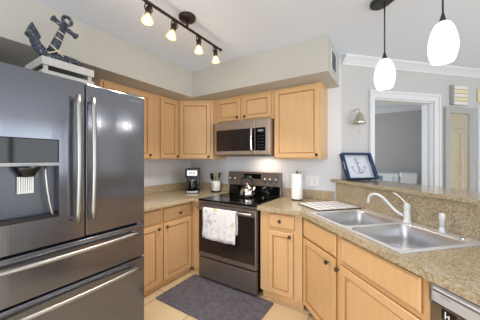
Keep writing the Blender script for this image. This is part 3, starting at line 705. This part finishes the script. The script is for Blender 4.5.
fa, fb = -1.355, 1.525; zf = zt+0.001
T = Thing('faucet', 'white single-lever kitchen faucet with curved spout behind the sink', 'faucet', (fa, fb, zf), D45)
T.part('body', MB().lathe([(0.0001, 0), (0.030, 0.0), (0.030, 0.008), (0.021, 0.014), (0.020, 0.10), (0.022, 0.105), (0.021, 0.122), (0.016, 0.132), (0.0001, 0.135)], (fa, fb, zf), 24), 'whiteen')
sp = bez((fa-0.018, fb-0.012, zf+0.045), (fa-0.075, fb-0.05, zf+0.06), (fa-0.10, fb-0.085, zf+0.178), (fa-0.17, fb-0.105, zf+0.178), 14) + bez((fa-0.17, fb-0.105, zf+0.178), (fa-0.213, fb-0.118, zf+0.178), (fa-0.226, fb-0.122, zf+0.15), (fa-0.228, fb-0.124, zf+0.100), 10)[1:]
T.part('spout', MB().tube(sp, 0.0105, 12), 'whiteen')
T.part('lever', MB().tube(bez((fa, fb, zf+0.132), (fa-0.03, fb, zf+0.14), (fa-0.06, fb+0.004, zf+0.185), (fa-0.125, fb+0.008, zf+0.192), 12), [0.010, 0.009, 0.008, 0.0075, 0.007, 0.0065, 0.0065, 0.007, 0.0075, 0.0085, 0.0095, 0.0095, 0.007], 10, flat=0.8), 'whiteen')
sa_, sb_ = -1.122, 1.526
T = Thing('side_sprayer', 'small white sink sprayer right of the faucet', 'sprayer', (sa_, sb_, zf), D45)
T.part('base', MB().lathe([(0.0001, 0), (0.019, 0), (0.019, 0.005), (0.0155, 0.012), (0.0140, 0.03), (0.0001, 0.03)], (sa_, sb_, zf), 20), 'whiteen')
T.part('nozzle', MB().lathe([(0.0135, 0.0305), (0.0135, 0.075), (0.017, 0.085), (0.018, 0.105), (0.013, 0.117), (0.0001, 0.12)], (sa_, sb_, zf), 20, cap0=True), 'whiteen')

# drying mat
ma0, ma1, mv0, mv1 = -2.195, -1.835, 1.10, 1.555
T = Thing('drying_mat', 'pale quilted dish drying mat lying left of the sink', 'mat', (-2.02, 1.34, zk), D45)
T.o.rotation_euler.z = D45 + math.radians(3)
T.part('pad', MB().prism(rrect(ma0+0.004, ma1-0.004, mv0+0.004, mv1-0.004, 0.012), zk+0.0075, zk+0.0095), 'mat')
T.part('binding', MB().prism(rrect(ma0, ma1, mv0, mv1, 0.014), zk, zk+0.007), 'matedge', label='dark edge binding')

# ------------------------------------------------------------------ dishwasher
T = Thing('dishwasher', 'stainless dishwasher under the peninsula counter, right edge of view', 'dishwasher', (-0.475, BS, 0), D45)
w0, w1 = -0.772, -0.178
T.part('tub', MB().box(w0, w1, BS+0.02, 1.55, 0.09, 0.868), 'blackpl')
T.part('kick_plate', MB().box(w0, w1, BS+0.05, BS+0.07, 0.002, 0.089), 'blackpl')
dd = T.part('door', MB().box(w0, w1, BS-0.020, BS+0.0195, 0.10, 0.785), 'dwdoor', 0.004)
pn = T.part('control_panel', MB().prism([(BS-0.022, 0.788), (BS-0.022, 0.843), (BS-0.014, 0.854), (BS+0.0195, 0.854), (BS+0.0195, 0.788)], w0, w1, fn=lambda b, z, a: (a, b, z)), 'dwpanel', 0.004)
T.part('groove', MB().box(w0+0.013, w1, BS-0.0232, BS-0.0222, 0.833, 0.838), 'dwdoor', parent=pn)
T.part('panel_end', MB().box(w0, w0+0.012, BS-0.026, BS-0.0225, 0.782, 0.852), 'handle', 0.003, parent=pn)
mb = MB()
for k in range(6): mb.box(-0.725+k*0.006, -0.7215+k*0.006, BS-0.0228, BS-0.0222, 0.8215, 0.8245)
T.part('badge', mb, 'lcdink', parent=pn)
T = Thing('dishwasher_magnet', 'small dark square magnet with white strokes on the dishwasher door', 'magnet', (-0.70, BS-0.0225, 0.74), D45)
T.part('plate', MB().box(-0.725, -0.672, BS-0.0228, BS-0.0205, 0.735, 0.778), 'blackpl', 0.001)
T.part('marking', MB().box(-0.712, -0.708, BS-0.0236, BS-0.0229, 0.744, 0.772).box(-0.7079, -0.699, BS-0.0236, BS-0.0229, 0.755, 0.759).box(-0.6988, -0.695, BS-0.0236, BS-0.0229, 0.744, 0.764), 'whitepl')
T = Thing('end_panel', 'maple end panel closing the peninsula beside the dishwasher', 'panel', (-0.15, 1.3, 0), D45)
T.part('board', MB().box(-0.172, -0.150, BS, 1.56, 0.001, ZT), 'maple', 0.001)

# ------------------------------------------------------------------ rug
mb = MB(); mb.prism(rrect(-1.925, -0.905, 1.475, 2.03, 0.02), 0.0015, 0.012)
single('kitchen_rug', 'charcoal grey floor mat in front of the range', 'rug', mb, 'rug', (-1.41, 1.73, 0.0015), 0, 0.004)

# ------------------------------------------------------------------ tray with anchor (leans on the hall wall), built upright then tilted
tb0, tb1, tH = 1.60, 1.955, 0.292
T = Thing('serving_tray', 'navy-rimmed white tray with anchor drawing, leaning on the bar ledge', 'tray', (UB+0.135, 1.765, 1.153), D45)
O = T.org
def tl(n, a, z): return (O.x+n, O.y+a, O.z+z)     # n: out of the tray face, a: along, z: up
hw = (tb1-tb0)/2
def tbox(mb, n0, n1, a0, a1, z0, z1): return mb.box(O.x+n0, O.x+n1, O.y+a0, O.y+a1, O.z+z0, O.z+z1)
tray_parts = []
tray_parts.append(T.part('bottom', tbox(MB(), 0, 0.006, -hw+0.010, hw-0.010, 0.010, tH-0.010), 'traywhite'))
mb = MB()
tbox(mb, 0, 0.045, -hw, hw, 0, 0.0098); tbox(mb, 0, 0.045, -hw, hw, tH-0.0098, tH)
tbox(mb, 0, 0.045, -hw, -hw+0.0098, 0.0099, 0.11); tbox(mb, 0, 0.045, -hw, -hw+0.0098, 0.20, tH-0.0099); tbox(mb, 0, 0.014, -hw, -hw+0.0098, 0.11, 0.20); tbox(mb, 0.036, 0.045, -hw, -hw+0.0098, 0.11, 0.20)
tbox(mb, 0, 0.045, hw-0.0098, hw, 0.0099, 0.11); tbox(mb, 0, 0.045, hw-0.0098, hw, 0.20, tH-0.0099); tbox(mb, 0, 0.014, hw-0.0098, hw, 0.11, 0.20); tbox(mb, 0.036, 0.045, hw-0.0098, hw, 0.11, 0.20)
# flat face of the rim
tbox(mb, 0.0452, 0.049, -hw, hw, 0, 0.010); tbox(mb, 0.0452, 0.049, -hw, hw, tH-0.026, tH); tbox(mb, 0.0452, 0.049, -hw, -hw+0.018, 0.010, tH-0.026); tbox(mb, 0.0452, 0.049, hw-0.030, hw, 0.010, tH-0.026)
T.part('rim', mb, 'rim_navy')
mb = MB(); n = 0.0075
def stroke(pts, r_=0.0022): mb.tube([tl(n, a, z) for a, z in pts], r_, 6)
cx_, cz_ = 0.0, 0.15
stroke([(0.0, 0.215), (0.004, 0.075)]); stroke([(-0.025, 0.195), (0.03, 0.195)])
stroke([(0.0+0.014*math.cos(t), 0.230+0.014*math.sin(t)) for t in [2*PI*k/14 for k in range(15)]], 0.0025)
stroke([(0.004+0.075*math.cos(t), 0.135+0.065*math.sin(t)) for t in [PI+PI*k/14 for k in range(15)]])
stroke([(-0.09, 0.135), (-0.071, 0.155), (-0.06, 0.13)]); stroke([(0.063, 0.13), (0.079, 0.155), (0.095, 0.135)])
stroke([(0.02+0.022*math.cos(t), 0.10+0.02*math.sin(t)) for t in [2*PI*k/14 for k in range(15)]], 0.0025)
stroke([(0.0, 0.20), (0.018, 0.18), (-0.004, 0.16), (0.02, 0.14), (0.004, 0.12)], 0.0025)
T.part('anchor_drawing', mb, 'navyink', label='navy anchor drawing')
tilt = math.atan2(0.115, 0.265)
T.o.rotation_euler = (Matrix.Rotation(D45, 4, 'Z') @ Matrix.Rotation(-tilt, 4, 'Y')).to_euler()

# ------------------------------------------------------------------ hall wall: bell, mirror, signs
bv, bu, bz = 1.775, UB+0.095, 1.875
T = Thing('wall_bell', 'small brushed nickel ship bell on the hall wall beside the doorway', 'bell', (UB, bv, 1.895), D45)
T.part('mount_plate', MB().lathe([(0.022, 0.001), (0.022, 0.006), (0.012, 0.012), (0.0001, 0.013)], (UB, bv, 1.885), 16, 'x', cap0=True), 'silverbell')
T.part('bracket', MB().tube([(UB+0.010, bv, 1.885), (UB+0.035, bv, 1.91), (UB+0.07, bv, 1.915), (bu, bv, 1.897), (bu+0.004, bv, 1.882)], 0.006, 8), 'silverbell')
T.part('bell_cup', MB().lathe([(0.005, 0.138), (0.007, 0.118), (0.026, 0.108), (0.037, 0.072), (0.048, 0.03), (0.066, 0.0), (0.062, 0.0), (0.044, 0.03), (0.033, 0.072), (0.0001, 0.103)], (bu, bv, 1.747), 24), 'silverbell')
T.part('pull_cord', MB().tube([(bu, bv, 1.78), (bu, bv, 1.73), (bu+0.003, bv, 1.64)], [0.004, 0.004, 0.006], 8), 'rope')
T = Thing('wall_mirror', 'tall narrow mirror in a weathered grey frame right of the doorway', 'mirror', (UB, 3.27, 0.5), D45)
m0, m1, mzb, mzt = 3.040, 3.500, 0.55, 2.010; fw = 0.075
for a0, a1, z0, z1 in ((m0, m0+fw, mzb, mzt), (m1-fw, m1, mzb, mzt), (m0+fw+0.0005, m1-fw-0.0005, mzt-fw, mzt), (m0+fw+0.0005, m1-fw-0.0005, mzb, mzb+fw)):
    T.part('frame_board', MB().box(UB+0.002, UB+0.030, a0, a1, z0, z1), 'mirframe', 0.003)
T.part('glass', MB().box(UB+0.002, UB+0.012, m0+fw+0.001, m1-fw-0.001, mzb+fw+0.001, mzt-fw-0.001), 'mirror')
T = Thing('plank_sign', 'small whitewashed plank sign hanging above the tall mirror', 'sign', (UB, 3.26, 2.04), D45)
T.part('side_rail', MB().box(UB+0.002, UB+0.045, 3.135, 3.155, 2.035, 2.275), 'mirframe')
for k, mm in enumerate(('plank', 'tanplank', 'plank', 'tanplank', 'plank')):
    T.part('plank', MB().box(UB+0.030, UB+0.044, 3.156, 3.36, 2.037+k*0.047, 2.037+k*0.047+0.041), mm, 0.001)
single('door_plaque', 'small tan wooden plaque above the far right door', 'plaque', MB().box(UB+0.002, UB+0.02, 3.575, 3.86, 2.095, 2.255), 'tanplank', (UB, 3.7, 2.095), D45, 0.002)
# soffit return-air grille
T = Thing('vent_grille', 'small white slatted vent on the end of the soffit', 'vent', (-0.446, 2.43, 2.33), 0)
mb = MB(); g0, g1, h0, h1 = 2.30, 2.54, 2.22, 2.43
mb.box(-0.4455, -0.438, g0, g1, h0, h0+0.015); mb.box(-0.4455, -0.438, g0, g1, h1-0.015, h1); mb.box(-0.4455, -0.438, g0, g0+0.015, h0+0.015, h1-0.015); mb.box(-0.4455, -0.438, g1-0.015, g1, h0+0.015, h1-0.015)
T.part('frame', mb, 'trim')
T.part('backing', MB().box(-0.4455, -0.4445, g0+0.015, g1-0.015, h0+0.015, h1-0.015), 'darkgap')
mb = MB()
for k in range(9): mb.box(-0.444, -0.440, g0+0.016, g1-0.016, h0+0.020+k*0.0195, h0+0.028+k*0.0195)
T.part('slats', mb, 'lcdink')

# bedroom furniture glimpsed through the doorway
T = Thing('low_cabinet', 'long low white cabinet seen through the doorway, behind the tray', 'cabinet', (-0.15, 5.6, 0), 0)
T.part('carcass', MB().box(-0.60, 0.18, 5.3, 5.75, 0.001, 1.09), 'furn', 0.006)
T.part('door', MB().box(-0.22, -0.08, 5.285, 5.299, 0.90, 1.05), 'teal', 0.002, label='teal-grey door panel'); T.part('door', MB().box(-0.05, 0.09, 5.285, 5.299, 0.1, 1.05), 'furn', 0.002)
T = Thing('tall_chest', 'white chest with blue-grey side, right of the low cabinet through the doorway', 'chest', (0.3, 5.3, 0), 0)
T.part('carcass', MB().box(0.20, 0.44, 5.0, 5.4, 0.001, 1.12), 'furn', 0.004)
T.part('side_panel', MB().box(0.185, 0.1995, 5.0, 5.38, 0.02, 1.05), 'teal', label='blue-grey side panel')
for z in (0.78, 0.95): T.part('drawer', MB().box(0.215, 0.425, 4.985, 4.999, z, z+0.15), 'furn', 0.002)

# ------------------------------------------------------------------ lights
# double pendant over the peninsula
pv = 1.33
T = Thing('pendant_light', 'double pendant with two white glass shades hanging above the peninsula', 'pendant light', (-1.1, pv, ZC), D45)
can = rrect(-1.455, -0.87, pv-0.062, pv+0.062, 0.0615, 8)
can2 = rrect(-1.44, -0.885, pv-0.048, pv+0.048, 0.0475, 8)
T.part('canopy', MB().rings([[(a, b, ZC-0.001) for a, b in can], [(a, b, ZC-0.022) for a, b in can], [(a, b, ZC-0.032) for a, b in can2]], cap0=True, cap1=True, smooth=False), 'grey_metal')
for a, zt_, zb_ in ((-1.351, 2.062, 1.866), (-0.974, 2.102, 1.892)):
    ps = (zt_-zb_)/0.229
    T.part('cord', MB().cyl((a, pv, zt_+0.035), (a, pv, ZC-0.0325), 0.0045, seg=8), 'cable')
    T.part('socket_cap', MB().lathe([(0.005, 0.05), (0.010, 0.03), (0.016, 0.008), (0.024, 0.0)], (a, pv, zt_), 20, cap0=True, cap1=True), 'grey_metal')
    prof = [(0.022, 0.0), (0.034, -0.012), (0.048, -0.045), (0.058, -0.09), (0.0625, -0.13), (0.062, -0.165), (0.056, -0.20), (0.047, -0.229), (0.044, -0.229), (0.053, -0.20), (0.058, -0.165), (0.0585, -0.13), (0.054, -0.09), (0.044, -0.045), (0.030, -0.015), (0.020, -0.006)]
    sh = T.part('shade', MB().lathe([(r_*1.03, h*ps) for r_, h in prof], (a, pv, zt_), 32), 'opal')
    T.part('bulb', MB().ball((a, pv, zt_-0.10), 0.026), 'bulb', parent=sh)
    l = bpy.data.lights.new('pendant_glow', 'POINT'); l.energy = 2.0; l.shadow_soft_size = 0.03; l.color = (1, 0.97, 0.93)
    lo = bpy.data.objects.new('pendant_glow', l); COL.objects.link(lo); lo.location = frame(D45, (a, pv, zb_-0.03))

# ceiling track
tx = -1.325
T = Thing('track_light', 'dark bronze ceiling track light with four glass-shaded heads', 'track light', (tx, 1.28, ZC), 0)
T.part('canopy', MB().lathe([(0.0001, -0.03), (0.058, -0.028), (0.066, -0.018), (0.066, -0.001), (0.0001, -0.001)], (tx, 1.315, ZC), 28), 'bronze')
T.part('stem', MB().cyl((tx, 1.315, ZC-0.028), (tx, 1.315, 2.412), 0.010, seg=12), 'bronze')
T.part('bar', MB().tube([(tx, 0.80, 2.40), (tx, 1.745, 2.40)], 0.011, 10).ball((tx, 0.80, 2.40), 0.015).ball((tx, 1.745, 2.40), 0.015), 'bronze')
for y, dv in ((0.965, (0.15, -0.2, -1)), (1.185, (-0.10, -0.22, -1)), (1.445, (0.05, -0.02, -1)), (1.665, (0.0, 0.10, -1))):
    dv = Vector(dv).normalized(); p0 = Vector((tx, y, 2.365))
    hd = T.part('lamp_head', MB().cyl(p0, p0+dv*0.055, 0.017, 0.020, 14).cyl((tx, y, 2.388), (tx, y, 2.360), 0.007, seg=8)
                .tube([Vector((tx, y+0.022, 2.385)), Vector((tx, y+0.03, 2.36)), p0+dv*0.03+Vector((0, 0.021, 0))], 0.004, 6).tube([Vector((tx, y-0.022, 2.385)), Vector((tx, y-0.03, 2.36)), p0+dv*0.03-Vector((0, 0.021, 0))], 0.004, 6)
                .tube([Vector((tx, y-0.024, 2.386)), Vector((tx, y+0.024, 2.386))], 0.006, 6), 'bronze')
    q = dv.to_track_quat('Z', 'Y')
    def lat(prof, seg=20):
        return [[p0 + q @ Vector((r_*math.cos(2*PI*k/seg), r_*math.sin(2*PI*k/seg), h)) for k in range(seg)] for r_, h in prof]
    T.part('glass_shade', MB().rings(lat([(0.022, 0.052), (0.026, 0.062), (0.029, 0.08), (0.038, 0.106), (0.0365, 0.106), (0.0275, 0.081), (0.0245, 0.063), (0.021, 0.053)])), 'amber', parent=hd)
    T.part('bulb', MB().rings(lat([(0.0005, 0.056), (0.012, 0.058), (0.018, 0.074), (0.020, 0.086), (0.015, 0.098), (0.0005, 0.104)])), 'bulb', parent=hd)
    l = bpy.data.lights.new('track_glow', 'SPOT'); l.energy = 21; l.spot_size = math.radians(116); l.spot_blend = 0.45; l.shadow_soft_size = 0.03; l.color = (1.0, 0.92, 0.82)
    lo = bpy.data.objects.new('track_glow', l); COL.objects.link(lo); lo.location = p0+dv*0.125; lo.rotation_euler = (0, 0, 0)
    l = bpy.data.lights.new('track_spill', 'POINT'); l.energy = 0.7; l.shadow_soft_size = 0.03; l.color = (1.0, 0.86, 0.68)
    lo = bpy.data.objects.new('track_spill', l); COL.objects.link(lo); lo.location = p0+dv*0.125
